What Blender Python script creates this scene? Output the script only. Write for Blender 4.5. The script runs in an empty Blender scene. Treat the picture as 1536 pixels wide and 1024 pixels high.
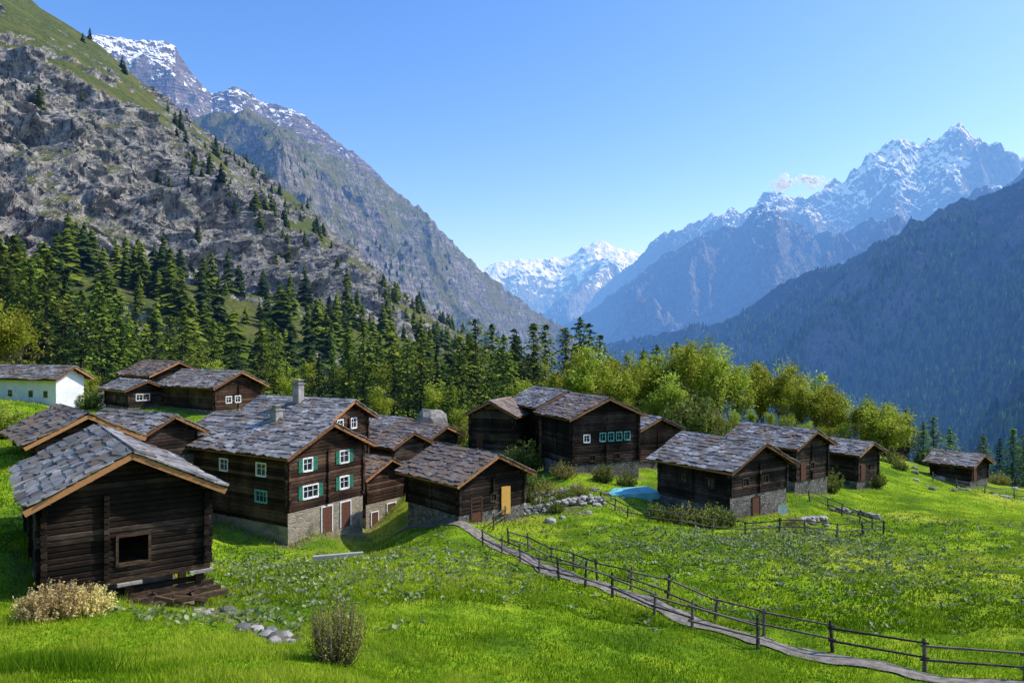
import bpy, math, random
import numpy as np
from mathutils import Vector, Matrix
R=math.radians
rng=np.random.default_rng(7)
random.seed(7)
F0=1100.0; CX=768.0; HY=512.0     # focal length, centre column and horizon row, all in image pixels
def from_pixel(bx,by,d): return np.array([(bx-CX)/F0*d, d, (HY-by)/F0*d])  # world point from image pixel column bx, row by and estimated depth d

# ------------------------------------------------------------ noise
def _h(ix,iy,iz,s):
    n=(ix*374761393+iy*668265263+iz*2147483647+s*974634777)&0xffffffff
    n=((n^(n>>13))*1274126177)&0xffffffff
    n=((n^(n>>15))*2246822519)&0xffffffff
    return ((n^(n>>16))&0xffffff)/float(0xffffff)*2-1
def vn(x,y,z,s=0):
    x=np.asarray(x,float);y=np.asarray(y,float);z=np.asarray(z,float)+x*0
    ix=np.floor(x).astype(np.int64);iy=np.floor(y).astype(np.int64);iz=np.floor(z).astype(np.int64)
    fx=x-ix;fy=y-iy;fz=z-iz
    u=fx*fx*fx*(fx*(fx*6-15)+10);v=fy*fy*fy*(fy*(fy*6-15)+10);w=fz*fz*fz*(fz*(fz*6-15)+10)
    L=lambda a,b,t:a+(b-a)*t
    c=lambda a,b,d:_h(ix+a,iy+b,iz+d,s)
    return L(L(L(c(0,0,0),c(1,0,0),u),L(c(0,1,0),c(1,1,0),u),v),L(L(c(0,0,1),c(1,0,1),u),L(c(0,1,1),c(1,1,1),u),v),w)
def fbm(x,y,z,o=5,s=0,g=0.5):
    r=0;a=1;t=0
    for i in range(o):
        r=r+a*vn(x,y,z,s+i*17);t+=a;a*=g;x=x*2.03+3.1;y=y*2.03-1.7;z=z*2.03+5.3
    return r/t
def ridged(x,y,z,o=5,s=0,g=0.5):
    r=0;a=1;t=0;w=1
    for i in range(o):
        n=1-np.abs(vn(x,y,z,s+i*13))*1.6
        n=n*w; r=r+a*n;t+=a;a*=g;w=np.clip(n*1.3,0.2,1);x=x*2.07+3.1;y=y*2.07-1.7;z=z*2.07+5.3
    return r/t

# ------------------------------------------------------------ mesh builder
class MB:
    def __init__(s): s.V=[];s.F=[];s.A=[];s.n=0
    def add(s,v,f,mat=0,a=0.5):
        v=np.asarray(v,float).reshape(-1,3); f=np.asarray(f,np.int64)
        s.V.append(v); s.F.append((f+s.n,mat)); s.A.append(np.broadcast_to(np.asarray(a,float),(len(v),)).copy()); s.n+=len(v)
    def mesh(s,name,mats,smooth=False):
        me=bpy.data.meshes.new(name)
        V=np.concatenate(s.V);A=np.concatenate(s.A)
        me.vertices.add(len(V)); me.vertices.foreach_set('co',V.ravel().astype(np.float32))
        li=np.concatenate([f.ravel() for f,m in s.F]); tot=np.concatenate([np.full(len(f),f.shape[1]) for f,m in s.F])
        mi=np.concatenate([np.full(len(f),m) for f,m in s.F])
        me.loops.add(len(li)); me.loops.foreach_set('vertex_index',li.astype(np.int32))
        st=np.concatenate([[0],np.cumsum(tot)[:-1]])
        me.polygons.add(len(tot)); me.polygons.foreach_set('loop_start',st.astype(np.int32))
        me.polygons.foreach_set('material_index',mi.astype(np.int32))
        for m in mats: me.materials.append(m)
        at=me.attributes.new('v','FLOAT','POINT'); at.data.foreach_set('value',A.astype(np.float32))
        me.update(calc_edges=True)
        me.polygons.foreach_set('use_smooth',np.full(len(tot),smooth))
        me.update()
        return me
    def obj(s,name,mats,parent=None,smooth=False):
        o=bpy.data.objects.new(name,s.mesh(name,mats,smooth)); bpy.context.scene.collection.objects.link(o)
        if parent: o.parent=parent
        return o
BF=np.array([[0,1,2,3],[7,6,5,4],[0,4,5,1],[1,5,6,2],[2,6,7,3],[3,7,4,0]])
def box(mb,a,b,mat=0,v=0.5,M=None):
    x0,y0,z0=a;x1,y1,z1=b
    c=np.array([[x0,y0,z0],[x0,y1,z0],[x1,y1,z0],[x1,y0,z0],[x0,y0,z1],[x0,y1,z1],[x1,y1,z1],[x1,y0,z1]],float)
    if M is not None: c=c@M[0].T+M[1]
    mb.add(c,BF,mat,v)
def beam(mb,p,q,r,mat=0,v=0.5,up=(0,0,1),r2=None):
    p=np.array(p,float);q=np.array(q,float);d=q-p;d/=np.linalg.norm(d)+1e-9
    u=np.array(up,float)
    if abs(d@u)>0.95:u=np.array([1,0,0.])
    s=np.cross(d,u);s/=np.linalg.norm(s);t=np.cross(s,d);r2=r2 or r
    c=[p-s*r-t*r,p+s*r-t*r,p+s*r+t*r,p-s*r+t*r,q-s*r2-t*r2,q+s*r2-t*r2,q+s*r2+t*r2,q-s*r2+t*r2]
    mb.add(np.array(c),BF,mat,v)
def tube(mb,pts,rad,k=6,mat=0,v=0.5):
    pts=np.array(pts,float);n=len(pts);V=[]
    for i in range(n):
        d=pts[min(i+1,n-1)]-pts[max(i-1,0)];d/=np.linalg.norm(d)+1e-9
        u=np.array([0,0,1.]) if abs(d[2])<0.9 else np.array([1.,0,0])
        s=np.cross(d,u);s/=np.linalg.norm(s);t=np.cross(d,s)
        for j in range(k):
            an=2*math.pi*j/k;V.append(pts[i]+rad[i]*(s*math.cos(an)+t*math.sin(an)))
    f=[[i*k+j,i*k+(j+1)%k,(i+1)*k+(j+1)%k,(i+1)*k+j] for i in range(n-1) for j in range(k)]
    mb.add(V,f,mat,v)
def gridfaces(nu,nv):
    i=np.arange(nu-1)[:,None]*nv+np.arange(nv-1)[None,:]
    return np.stack([i,i+nv,i+nv+1,i+1],-1).reshape(-1,4)

# ------------------------------------------------------------ materials
def N(nt,t,ins={},**props):
    n=nt.nodes.new(t)
    for k,v in props.items(): setattr(n,k,v)
    for k,v in ins.items():
        s=n.inputs[k]
        if isinstance(v,bpy.types.NodeSocket): nt.links.new(v,s)
        else: s.default_value=v
    return n
def c4(c): return (c[0],c[1],c[2],1)
def mix(nt,f,a,b,blend='MIX'):
    a=c4(a) if isinstance(a,tuple) else a; b=c4(b) if isinstance(b,tuple) else b
    return N(nt,'ShaderNodeMix',{0:f,6:a,7:b},data_type='RGBA',blend_type=blend).outputs[2]
def noise(nt,vec,scale,detail=4,rough=0.55,out=0):
    return N(nt,'ShaderNodeTexNoise',{'Vector':vec,'Scale':scale,'Detail':min(detail,4),'Roughness':rough}).outputs[out]
def mr(nt,v,a,b,c=0.,d=1.,st='SMOOTHSTEP'):
    return N(nt,'ShaderNodeMapRange',{'Value':v,1:a,2:b,3:c,4:d},interpolation_type=st).outputs[0]
def mth(nt,op,a,b=0.):
    return N(nt,'ShaderNodeMath',{0:a,1:b},operation=op).outputs[0]
def attr(nt,n='v'): return N(nt,'ShaderNodeAttribute',attribute_name=n).outputs['Fac']
def scalev(nt,vec,s): return N(nt,'ShaderNodeVectorMath',{0:vec,1:s},operation='MULTIPLY').outputs[0]
def newmat(name):
    m=bpy.data.materials.new(name);m.use_nodes=True;nt=m.node_tree;nt.nodes.clear()
    out=N(nt,'ShaderNodeOutputMaterial');return m,nt,out
def pos(nt): return N(nt,'ShaderNodeNewGeometry').outputs['Position']
def objc(nt): return N(nt,'ShaderNodeTexCoord').outputs['Object']
def bump(nt,h,strength=0.5,dist=0.05): return N(nt,'ShaderNodeBump',{'Height':h,'Strength':strength,'Distance':dist}).outputs[0]
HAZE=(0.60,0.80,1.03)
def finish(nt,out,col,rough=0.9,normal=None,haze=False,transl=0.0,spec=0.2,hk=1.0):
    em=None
    if haze:   # aerial haze painted into base colour and emission by distance from the origin
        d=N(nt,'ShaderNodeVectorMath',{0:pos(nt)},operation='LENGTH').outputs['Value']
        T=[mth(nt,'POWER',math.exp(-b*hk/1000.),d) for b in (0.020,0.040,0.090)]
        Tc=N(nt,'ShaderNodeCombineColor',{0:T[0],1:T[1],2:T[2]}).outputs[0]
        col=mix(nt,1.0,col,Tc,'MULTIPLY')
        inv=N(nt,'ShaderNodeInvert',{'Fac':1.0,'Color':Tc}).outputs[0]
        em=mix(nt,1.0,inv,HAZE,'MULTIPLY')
    ins={'Base Color':c4(col) if isinstance(col,tuple) else col,'Roughness':rough,'Specular IOR Level':spec}
    if normal is not None: ins['Normal']=normal
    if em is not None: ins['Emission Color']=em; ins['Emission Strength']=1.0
    p=N(nt,'ShaderNodeBsdfPrincipled',ins); sh=p.outputs[0]
    if transl>0:
        t=N(nt,'ShaderNodeBsdfTranslucent',{'Color':ins['Base Color']})
        sh=N(nt,'ShaderNodeMixShader',{0:transl,1:sh,2:t.outputs[0]}).outputs[0]
    nt.links.new(sh,out.inputs[0])
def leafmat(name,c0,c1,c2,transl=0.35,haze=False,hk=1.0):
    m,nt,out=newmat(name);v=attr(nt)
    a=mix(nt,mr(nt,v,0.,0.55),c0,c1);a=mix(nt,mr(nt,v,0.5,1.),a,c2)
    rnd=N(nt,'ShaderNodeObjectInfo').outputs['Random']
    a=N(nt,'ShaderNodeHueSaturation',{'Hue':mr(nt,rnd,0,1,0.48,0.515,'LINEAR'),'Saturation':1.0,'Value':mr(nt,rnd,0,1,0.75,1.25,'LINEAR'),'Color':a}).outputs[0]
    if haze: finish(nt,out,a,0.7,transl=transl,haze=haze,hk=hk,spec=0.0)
    else:
        d=N(nt,'ShaderNodeBsdfDiffuse',{'Color':a});t=N(nt,'ShaderNodeBsdfTranslucent',{'Color':a})
        nt.links.new(N(nt,'ShaderNodeMixShader',{0:transl,1:d.outputs[0],2:t.outputs[0]}).outputs[0],out.inputs[0])
    return m
M={}
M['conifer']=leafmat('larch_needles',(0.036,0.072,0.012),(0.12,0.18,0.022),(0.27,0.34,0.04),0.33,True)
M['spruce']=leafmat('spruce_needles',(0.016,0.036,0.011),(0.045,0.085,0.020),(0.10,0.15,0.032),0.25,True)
M['decid']=leafmat('spring_leaves',(0.17,0.23,0.025),(0.34,0.40,0.045),(0.52,0.55,0.10),0.45)
M['bushleaf']=leafmat('shrub_leaves',(0.055,0.09,0.018),(0.14,0.19,0.035),(0.27,0.31,0.07),0.35)
M['dry']=leafmat('dry_shrub',(0.26,0.19,0.05),(0.56,0.43,0.14),(0.76,0.64,0.30),0.3)
M['olive']=leafmat('olive_shrub',(0.11,0.11,0.02),(0.26,0.26,0.045),(0.46,0.42,0.10),0.3)
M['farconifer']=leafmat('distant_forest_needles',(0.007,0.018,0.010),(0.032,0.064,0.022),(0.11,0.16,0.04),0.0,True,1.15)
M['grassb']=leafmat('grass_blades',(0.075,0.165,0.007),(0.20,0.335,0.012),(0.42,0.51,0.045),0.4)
M['weed']=leafmat('dock_leaves',(0.09,0.16,0.04),(0.18,0.27,0.08),(0.46,0.52,0.32),0.25)
def simple(name,c0,c1,scale=6,sv=(1,1,1),rough=0.85,bs=0.4,bd=0.02,va=0.5,detail=5,tr=(0.3,0.7)):
    m,nt,out=newmat(name);p=scalev(nt,objc(nt),sv)
    n=noise(nt,p,scale,detail,0.6)
    f=mth(nt,'ADD',n,mth(nt,'MULTIPLY',mth(nt,'SUBTRACT',attr(nt),0.5),va))
    col=mix(nt,mr(nt,f,tr[0],tr[1]),c0,c1)
    finish(nt,out,col,rough,bump(nt,n,bs,bd));return m
def logmat(name,dark,mid,light):
    m,nt,out=newmat(name);o=objc(nt)
    n=noise(nt,scalev(nt,o,(1,1,14)),3.0,6,0.65); n2=noise(nt,o,0.5,3,0.5)
    f=mth(nt,'ADD',mth(nt,'MULTIPLY',n,0.7),mth(nt,'MULTIPLY',attr(nt),0.3))
    f=mth(nt,'ADD',f,mth(nt,'MULTIPLY',mth(nt,'SUBTRACT',n2,0.5),0.7))
    rnd=N(nt,'ShaderNodeObjectInfo').outputs['Random']
    f=mth(nt,'ADD',f,mr(nt,rnd,0,1,-0.05,0.06,'LINEAR'))
    r=N(nt,'ShaderNodeValToRGB',{0:f});e=r.color_ramp.elements
    e[0].position=0.33;e[0].color=c4(dark);e[1].position=0.76;e[1].color=c4(light);x=e.new(0.52);x.color=c4(mid)
    finish(nt,out,r.outputs[0],0.85,bump(nt,n,0.7,0.03),spec=0.12);return m
M['log']=logmat('weathered_larch_logs',(0.008,0.006,0.005),(0.030,0.019,0.014),(0.115,0.084,0.064))
M['logr']=logmat('brown_larch_logs',(0.014,0.008,0.006),(0.055,0.029,0.018),(0.15,0.09,0.058))
M['verge']=simple('verge_boards',(0.12,0.055,0.025),(0.45,0.21,0.085),4,(1,1,4))
M['beam']=simple('roof_timber',(0.03,0.019,0.012),(0.11,0.066,0.04),4,(1,1,4))
def masonry(name,c0,c1,mortar,scale):
    m,nt,out=newmat(name);o=objc(nt)
    v=N(nt,'ShaderNodeTexVoronoi',{'Vector':scalev(nt,o,(1,1,1.5)),'Scale':scale},feature='DISTANCE_TO_EDGE')
    vc=N(nt,'ShaderNodeTexVoronoi',{'Vector':scalev(nt,o,(1,1,1.5)),'Scale':scale},feature='F1')
    n=noise(nt,o,4.,4,.65)
    cs=N(nt,'ShaderNodeSeparateColor',{0:vc.outputs['Color']}).outputs[0]
    col=mix(nt,mth(nt,'ADD',mth(nt,'MULTIPLY',cs,.6),mth(nt,'MULTIPLY',n,.4)),c0,c1)
    e=mr(nt,v.outputs['Distance'],.0,.09);col=mix(nt,e,mortar,col)
    col=mix(nt,mr(nt,noise(nt,o,.8,4,.6),.5,.7,0.,.6),col,tuple(x*.4 for x in c0))
    hh=mth(nt,'ADD',mth(nt,'MULTIPLY',e,.7),mth(nt,'MULTIPLY',n,.4))
    finish(nt,out,col,.9,bump(nt,hh,.8,.06),spec=.1);return m
M['stone']=masonry('foundation_stone',(0.10,0.09,0.08),(0.30,0.275,0.24),(0.07,0.06,0.05),2.6)
M['plaster']=masonry('foundation_rubble_plaster',(0.20,0.165,0.12),(0.40,0.345,0.26),(0.36,0.31,0.23),2.0)
M['concrete']=simple('chimney_render',(0.20,0.19,0.17),(0.38,0.36,0.33),2.0,bs=0.3)
M['whiteplaster']=simple('white_plaster',(0.66,0.67,0.66),(0.80,0.80,0.78),1.0,bs=0.1)
M['white']=simple('white_paint',(0.62,0.62,0.60),(0.80,0.80,0.78),5)
M['green']=simple('green_shutter_paint',(0.012,0.10,0.06),(0.03,0.19,0.12),5)
M['teal']=simple('teal_window_paint',(0.10,0.32,0.28),(0.20,0.45,0.40),5)
M['door']=simple('door_wood',(0.07,0.028,0.018),(0.17,0.07,0.04),4,(6,6,1))
M['yellow']=simple('new_larch_door',(0.50,0.27,0.05),(0.68,0.40,0.09),4,(6,6,1))
M['fence']=simple('fence_wood',(0.045,0.035,0.028),(0.19,0.155,0.12),5,(1,1,3))
M['bark']=simple('bark',(0.05,0.04,0.03),(0.18,0.15,0.12),3,(1,1,0.3))
M['rock']=simple('boulder_rock',(0.12,0.115,0.10),(0.36,0.34,0.30),1.5,bs=0.9,bd=0.1)
M['gravel']=simple('path_gravel',(0.11,0.095,0.075),(0.27,0.24,0.20),3.0,bs=0.6,bd=0.04,detail=8)
M['cover']=simple('pool_cover',(0.12,0.42,0.45),(0.24,0.62,0.64),1.0,rough=0.4)
m,nt,out=newmat('window_glass');finish(nt,out,(0.015,0.02,0.025),0.08,spec=0.6);M['glass']=m
m,nt,out=newmat('dark_interior');finish(nt,out,(0.01,0.008,0.006),0.9);M['dark']=m
def slate(name,cols):
    m,nt,out=newmat(name);v=attr(nt);o=objc(nt)
    r=N(nt,'ShaderNodeValToRGB',{0:v});e=r.color_ramp.elements
    e[0].position=0;e[0].color=c4(cols[0]);e[1].position=1;e[1].color=c4(cols[-1])
    for i,c in enumerate(cols[1:-1]): x=e.new((i+1)/(len(cols)-1));x.color=c4(c)
    rnd=N(nt,'ShaderNodeObjectInfo').outputs['Random']
    n=noise(nt,o,3.0,6,0.7);n2=noise(nt,o,0.6,4,0.65)
    col=mix(nt,mr(nt,n,0.4,0.7),r.outputs[0],mix(nt,0.6,r.outputs[0],(0.05,0.045,0.04)))
    thr=mr(nt,rnd,0,1,0.42,0.56,'LINEAR');k=mth(nt,'SUBTRACT',n2,thr)
    col=mix(nt,mr(nt,k,0.0,0.14,0.,0.8),col,mix(nt,n,(0.08,0.055,0.035),(0.28,0.19,0.115)))
    finish(nt,out,col,0.6,bump(nt,n,0.7,0.04),spec=0.35);return m
M['slate']=slate('grey_stone_slabs',[(0.08,0.077,0.076),(0.18,0.178,0.175),(0.25,0.245,0.24),(0.37,0.36,0.35),(0.15,0.12,0.095),(0.29,0.275,0.26),(0.46,0.445,0.42)])
M['slateb']=slate('brown_stone_slabs',[(0.06,0.048,0.04),(0.17,0.135,0.11),(0.25,0.19,0.145),(0.31,0.19,0.105),(0.13,0.11,0.10),(0.34,0.305,0.275)])

# grass ground
m,nt,out=newmat('meadow_grass_ground');P=pos(nt)
n1=noise(nt,P,0.06,4,0.6);n2=noise(nt,P,0.5,5,0.65);n3=noise(nt,P,5.0,5,0.7);n5=noise(nt,scalev(nt,P,(1,1,3)),0.16,4,0.6)
col=mix(nt,mr(nt,n3,0.3,0.7),(0.080,0.165,0.007),(0.22,0.345,0.015))
col=mix(nt,mr(nt,n2,0.45,0.72,0.,0.75),col,(0.36,0.44,0.025))
col=mix(nt,mr(nt,n1,0.50,0.66,0.,0.65),col,(0.38,0.40,0.040))
col=mix(nt,mr(nt,n5,0.50,0.36,0.,0.7),col,(0.055,0.125,0.010))
col=mix(nt,mr(nt,n2,0.5,0.3,0.,0.55),col,(0.045,0.09,0.008))
dist=N(nt,'ShaderNodeVectorMath',{0:P},operation='LENGTH').outputs['Value']
far=mr(nt,dist,100.,150.)
col=mix(nt,mth(nt,'MULTIPLY',far,0.75),col,mix(nt,mr(nt,n2,0.4,0.6),(0.05,0.08,0.015),(0.17,0.17,0.05)))
vfac=mr(nt,attr(nt),0.2,0.8)
dirt=mix(nt,n3,(0.09,0.065,0.04),(0.24,0.19,0.12))
col=mix(nt,mth(nt,'MULTIPLY',vfac,mr(nt,n2,0.3,0.6)),col,dirt)
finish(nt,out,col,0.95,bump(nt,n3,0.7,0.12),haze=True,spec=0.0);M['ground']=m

def mountain_mat(name,rockA,rockB,grass,gthr,snow=None,size=1.0,hk=1.0,useattr=False,strata=0.0,sn=1.0,snowslope=(0.35,0.6),bs=0.6,crack=0.28):
    m,nt,out=newmat(name);P=pos(nt)
    ps=scalev(nt,P,(1/size,1/size,1/size))
    na=noise(nt,ps,0.02,4,0.65);nb=noise(nt,ps,0.12,6,0.75);nc=noise(nt,scalev(nt,ps,(1,1,0.3)),0.35,6,0.75)
    col=mix(nt,mr(nt,nb,0.32,0.68),rockA,rockB)
    col=mix(nt,mr(nt,nc,0.52,0.38,0.,0.85),col,tuple(x*crack for x in rockA))
    if strata>0:
        w=noise(nt,scalev(nt,ps,(0.05,0.05,1.6)),0.25,4,0.6)
        col=mix(nt,mr(nt,w,0.42,0.6,0.,strata),col,tuple(x*0.4 for x in rockA))
    geo=N(nt,'ShaderNodeNewGeometry');nz=N(nt,'ShaderNodeSeparateXYZ',{0:geo.outputs['Normal']}).outputs[2]
    k=mth(nt,'ADD',nz,mth(nt,'MULTIPLY',mth(nt,'SUBTRACT',na,0.5),1.0))
    k=mth(nt,'ADD',k,mth(nt,'MULTIPLY',mth(nt,'SUBTRACT',nb,0.5),0.9))
    if useattr: k=mth(nt,'SUBTRACT',k,mth(nt,'MULTIPLY',attr(nt),0.50))
    gcol=mix(nt,mr(nt,nc,0.35,0.65),grass,tuple(x*0.4 for x in grass))
    gcol=mix(nt,mr(nt,na,0.45,0.62,0.,0.6),gcol,(grass[0]*1.35,grass[1]*1.0,grass[2]*1.1))
    col=mix(nt,mr(nt,k,gthr,gthr+0.12),col,gcol)
    z=N(nt,'ShaderNodeSeparateXYZ',{0:P}).outputs[2]
    if snow:
        nn=noise(nt,ps,0.05*sn,6,0.7)
        zz=mth(nt,'ADD',z,mth(nt,'MULTIPLY',mth(nt,'SUBTRACT',nn,0.5),(snow[1]-snow[0])*2.2))
        f=mr(nt,zz,snow[0],snow[1])
        sl=mth(nt,'ADD',nz,mth(nt,'MULTIPLY',mth(nt,'SUBTRACT',nn,0.5),0.7))
        f=mth(nt,'MULTIPLY',f,mr(nt,sl,snowslope[0],snowslope[1]))
        f=mr(nt,f,0.35,0.55)
        col=mix(nt,f,col,(0.80,0.83,0.86))
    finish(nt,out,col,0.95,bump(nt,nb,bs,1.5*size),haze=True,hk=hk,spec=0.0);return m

# ------------------------------------------------------------ settlement: house edges in image pixels, depths estimated
HS=[
 dict(n='log_barn',c=65,b=884,d=26,r=308,a=36,L=9,e=752,p=27,st=0.0,kind='barn'),
 dict(n='log_barn',c=55,b=700,d=42,r=195,a=42,L=7,e=662,p=27,st=0.5,roof='slateb'),
 dict(n='log_house',c=213,b=702,d=54,r=292,a=58,L=8,e=652,p=27,st=0.6),
 dict(n='chalet',c=322,b=622,d=82,l=245,r=390,a=58,e=580,p=25,st=0.5,win='w1',wood='logr'),
 dict(n='log_house',c=192,b=616,d=84,r=242,a=50,L=6,e=584,p=22,st=0.4,win='w1'),
 dict(n='log_house',c=228,b=605,d=94,r=300,a=52,L=8,e=562,p=24,st=0.4,roof='slateb'),
 dict(n='chalet',c=492,b=720,d=62,l=368,r=550,a=63,e=630,p=27,st=1.0,win='w2',chim=(0.35,0.52,1.9),wood='logr'),
 dict(n='chalet',c=432,b=812,d=52,l=268,r=543,a=58,e=682,p=25,st=2.0,win='main',chim=(0.47,0.42,1.0),wood='logr'),
 dict(n='log_house',c=549,b=798,d=60.5,r=607,a=54,L=7,e=714,p=25,st=2.3,win='annex',wood='logr',roof='slateb'),
 dict(n='log_barn',c=688,b=786,d=53,l=613,r=785,a=42,e=722,p=25,st=0.6,win='yel',roof='slateb'),
 dict(n='log_barn',c=590,b=700,d=68,r=636,a=50,L=6,e=668,p=25,st=0.5,roof='slateb'),
 dict(n='log_barn',c=645,b=682,d=80,r=683,a=48,L=7,e=655,p=24,st=0.5,roof='slateb'),
 dict(n='log_barn',c=588,b=670,d=90,r=628,a=48,L=6,e=642,p=22,st=0.5),
 dict(n='log_granary',c=706,b=676,d=84,r=770,a=-20,L=5,e=620,p=27,st=0.3,win='w0',roof='slateb'),
 dict(n='chalet',c=858,b=712,d=72,r=957,a=25,L=6,e=626,p=23,st=0.9,win='big',roof='slateb'),
 dict(n='chalet',c=808,b=702,d=83,r=884,a=25,L=7,e=609,p=24,st=0.6,win='w1'),
 dict(n='log_house',c=957,b=702,d=80,r=1014,a=27,L=6,e=645,p=23,st=0.6,wood='logr'),
 dict(n='chalet',c=1095,b=782,d=59,l=990,r=1178,a=35,e=704,p=25,st=1.9,win='h14'),
 dict(n='log_house',c=1192,b=738,d=72,l=1098,r=1240,a=35,e=670,p=25,st=1.0,win='w0'),
 dict(n='log_barn',c=1285,b=733,d=80,r=1316,a=35,L=5,e=680,p=23,st=0.8,win='w0'),
 dict(n='log_barn',c=1335,b=686,d=115,r=1362,a=30,L=5,e=671,p=22,st=0.3),
 dict(n='log_hut',c=1455,b=728,d=92,r=1480,a=35,L=4.6,e=698,p=24,st=0.5,win='w0'),
 dict(n='white_house',c=84,b=612,d=84,r=None,a=70,L=14,w=3.6,e=566,p=30,st=0.0,kind='white'),
]
for h in HS:
    a=R(h['a']);p=from_pixel(h['c'],h['b'],h['d']);h['P']=p
    if 'w' not in h:
        rb=(h['r']-CX)/F0;h['w']=(rb*p[1]-p[0])/(math.cos(a)-rb*math.sin(a))
    if h.get('l') is not None:
        lb=(h['l']-CX)/F0;h['L']=(p[0]-lb*p[1])/(math.sin(a)+lb*math.cos(a))
    h['wh']=(h['b']-h['e'])/F0*h['d']

# ------------------------------------------------------------ terrain height (thin plate spline)
PATH=[(600,800,58),(650,793,55),(730,812,50),(780,835,46),(835,860,41.5),(890,884,37.5),(1000,924,32.5),(1100,955,29.3),(1200,980,27.2),(1300,1003,25.4),(1420,1024,24),(1560,1040,23),(1750,1060,22)]
cp=[]
for h in HS:
    if h.get('kind')=='barn': continue
    cp.append(tuple(h['P']))
for a,b,d in PATH: cp.append(tuple(from_pixel(a,b,d)))
for a,b,d in [(65,905,26),(300,912,28),(180,905,27),(20,1024,13),(300,1024,14.5),(600,1024,17),(900,1024,19.5),(1200,1024,22),(500,950,23),(700,900,31),(560,840,43),(430,860,38),(900,830,46),(150,960,20),
  (1000,800,52),(1000,850,42),(1200,850,41.5),(1200,800,52),(1200,900,35),(1400,900,35),(1536,900,34),(1536,850,43),(1536,785,64),(1400,800,57),(1330,806,55),(1000,752,67),(800,780,56),(850,745,64),
  (1400,745,80),(1536,752,84),(1536,735,105),(1340,690,105),(100,612,92),(0,605,74),(0,640,60),(400,622,100),(600,640,108),(700,645,105),(900,642,115),(1100,640,110),(1230,655,115),(-150,600,74),(-200,800,34),(-200,700,50),
  (1750,900,33),(1750,790,62),(300,585,120),(100,575,120),(550,610,130),(760,620,140),(1000,625,140),(268,762,58.5),(350,783,55.5),(330,842,45),(600,800,57)]:
    cp.append(tuple(from_pixel(a,b,d)))
for px,d,z in [(0,300,-5),(400,300,-22),(768,300,-45),(1100,300,-70),(1536,300,-120),(1300,170,-36),(1536,170,-48),(1100,180,-26),(900,190,-24),(0,1000,-50),(768,1000,-200),(1536,1000,-380),(0,5000,-600),(768,5000,-600),(1536,5000,-600),(1900,170,-55),
               (0,25000,-800),(768,25000,-800),(1536,25000,-800)]:
    cp.append(((px-CX)/F0*d,d,z))
cp+= [(0,1,-1.75),(4,0,-2.6),(-4,0,-1.9),(0,-6,-0.5),(10,-5,-2.8),(-10,-5,-.6),(0,-40,8),(40,-30,-8),(-50,-20,6),(60,0,-18),(-60,10,-3),(0,8,-4.3),(-6,8,-4.9),(-9,10,-5.7),(-12,13,-6.7),(-20,10,-5.5),(6,8,-5.2),(0,-1000,100),(1000,0,-200),(-1000,0,100),(0,-20000,0),(20000,0,-500),(-20000,0,0)]
cp=np.array(cp)
def qmap(x,y):
    r=np.hypot(x,y)+1e-6;k=np.log1p(r/10.)/r
    return np.stack([x*k,y*k],-1)
def U(r2): return np.where(r2>1e-12,0.5*r2*np.log(r2+1e-12),0)
Q=qmap(cp[:,0],cp[:,1]);n=len(Q)
K=U(((Q[:,None]-Q[None])**2).sum(-1))+np.eye(n)*2e-4
Pm=np.c_[np.ones(n),Q];A=np.block([[K,Pm],[Pm.T,np.zeros((3,3))]])
sol=np.linalg.solve(A,np.r_[cp[:,2],np.zeros(3)])
def H(x,y):
    x=np.atleast_1d(np.asarray(x,float));y=np.atleast_1d(np.asarray(y,float));o=np.empty(len(x))
    for i in range(0,len(x),20000):
        q=qmap(x[i:i+20000],y[i:i+20000]);
        r2=((q[:,None,:]-Q[None])**2).sum(-1)
        o[i:i+20000]=U(r2)@sol[:n]+sol[n]+q@sol[n+1:]
    r=np.hypot(x,y);e=np.clip((r-4)/15,0,1)
    o+=e*(0.12*vn(x/1.8,y/1.8,0*x,5)+0.34*vn(x/6,y/6,0*x,6))+np.clip((r-60)/200,0,1)*0.8*vn(x/25,y/25,0*x,7)
    return o
def h1(x,y): return float(H(x,y)[0])

# ground sheet
th=np.r_[np.linspace(-180,-50,40)[:-1],np.linspace(-50,50,480),np.linspace(50,180,40)[1:]]*math.pi/180
rr=np.r_[0.05,np.geomspace(1.5,200,340),np.geomspace(205,28000,80)]
TH,RR=np.meshgrid(th,rr,indexing='ij');X=(np.sin(TH)*RR).ravel();Y=(np.cos(TH)*RR).ravel();Z=H(X,Y)
def seg_d(px,py,ax,ay,bx,by):
    t=np.clip(((px-ax)*(bx-ax)+(py-ay)*(by-ay))/((bx-ax)**2+(by-ay)**2+1e-9),0,1);return np.hypot(px-ax-t*(bx-ax),py-ay-t*(by-ay))
def local(h,X,Y):
    a=R(h['a']);dx=X-h['P'][0];dy=Y-h['P'][1];return dx*math.cos(a)+dy*math.sin(a),-dx*math.sin(a)+dy*math.cos(a)
def housedist(X,Y):
    m=np.full(len(X),1e9)
    for h in HS:
        lx,ly=local(h,X,Y);d=np.hypot(np.maximum(np.maximum(-lx,lx-h['w']),0),np.maximum(np.maximum(-ly,ly-h['L']),0));m=np.minimum(m,d)
    return m
near=RR.ravel()<140
hd=np.full(len(X),1e9);hd[near]=housedist(X[near],Y[near])
bare=np.clip(.9-hd/1.6,0,1)
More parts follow.
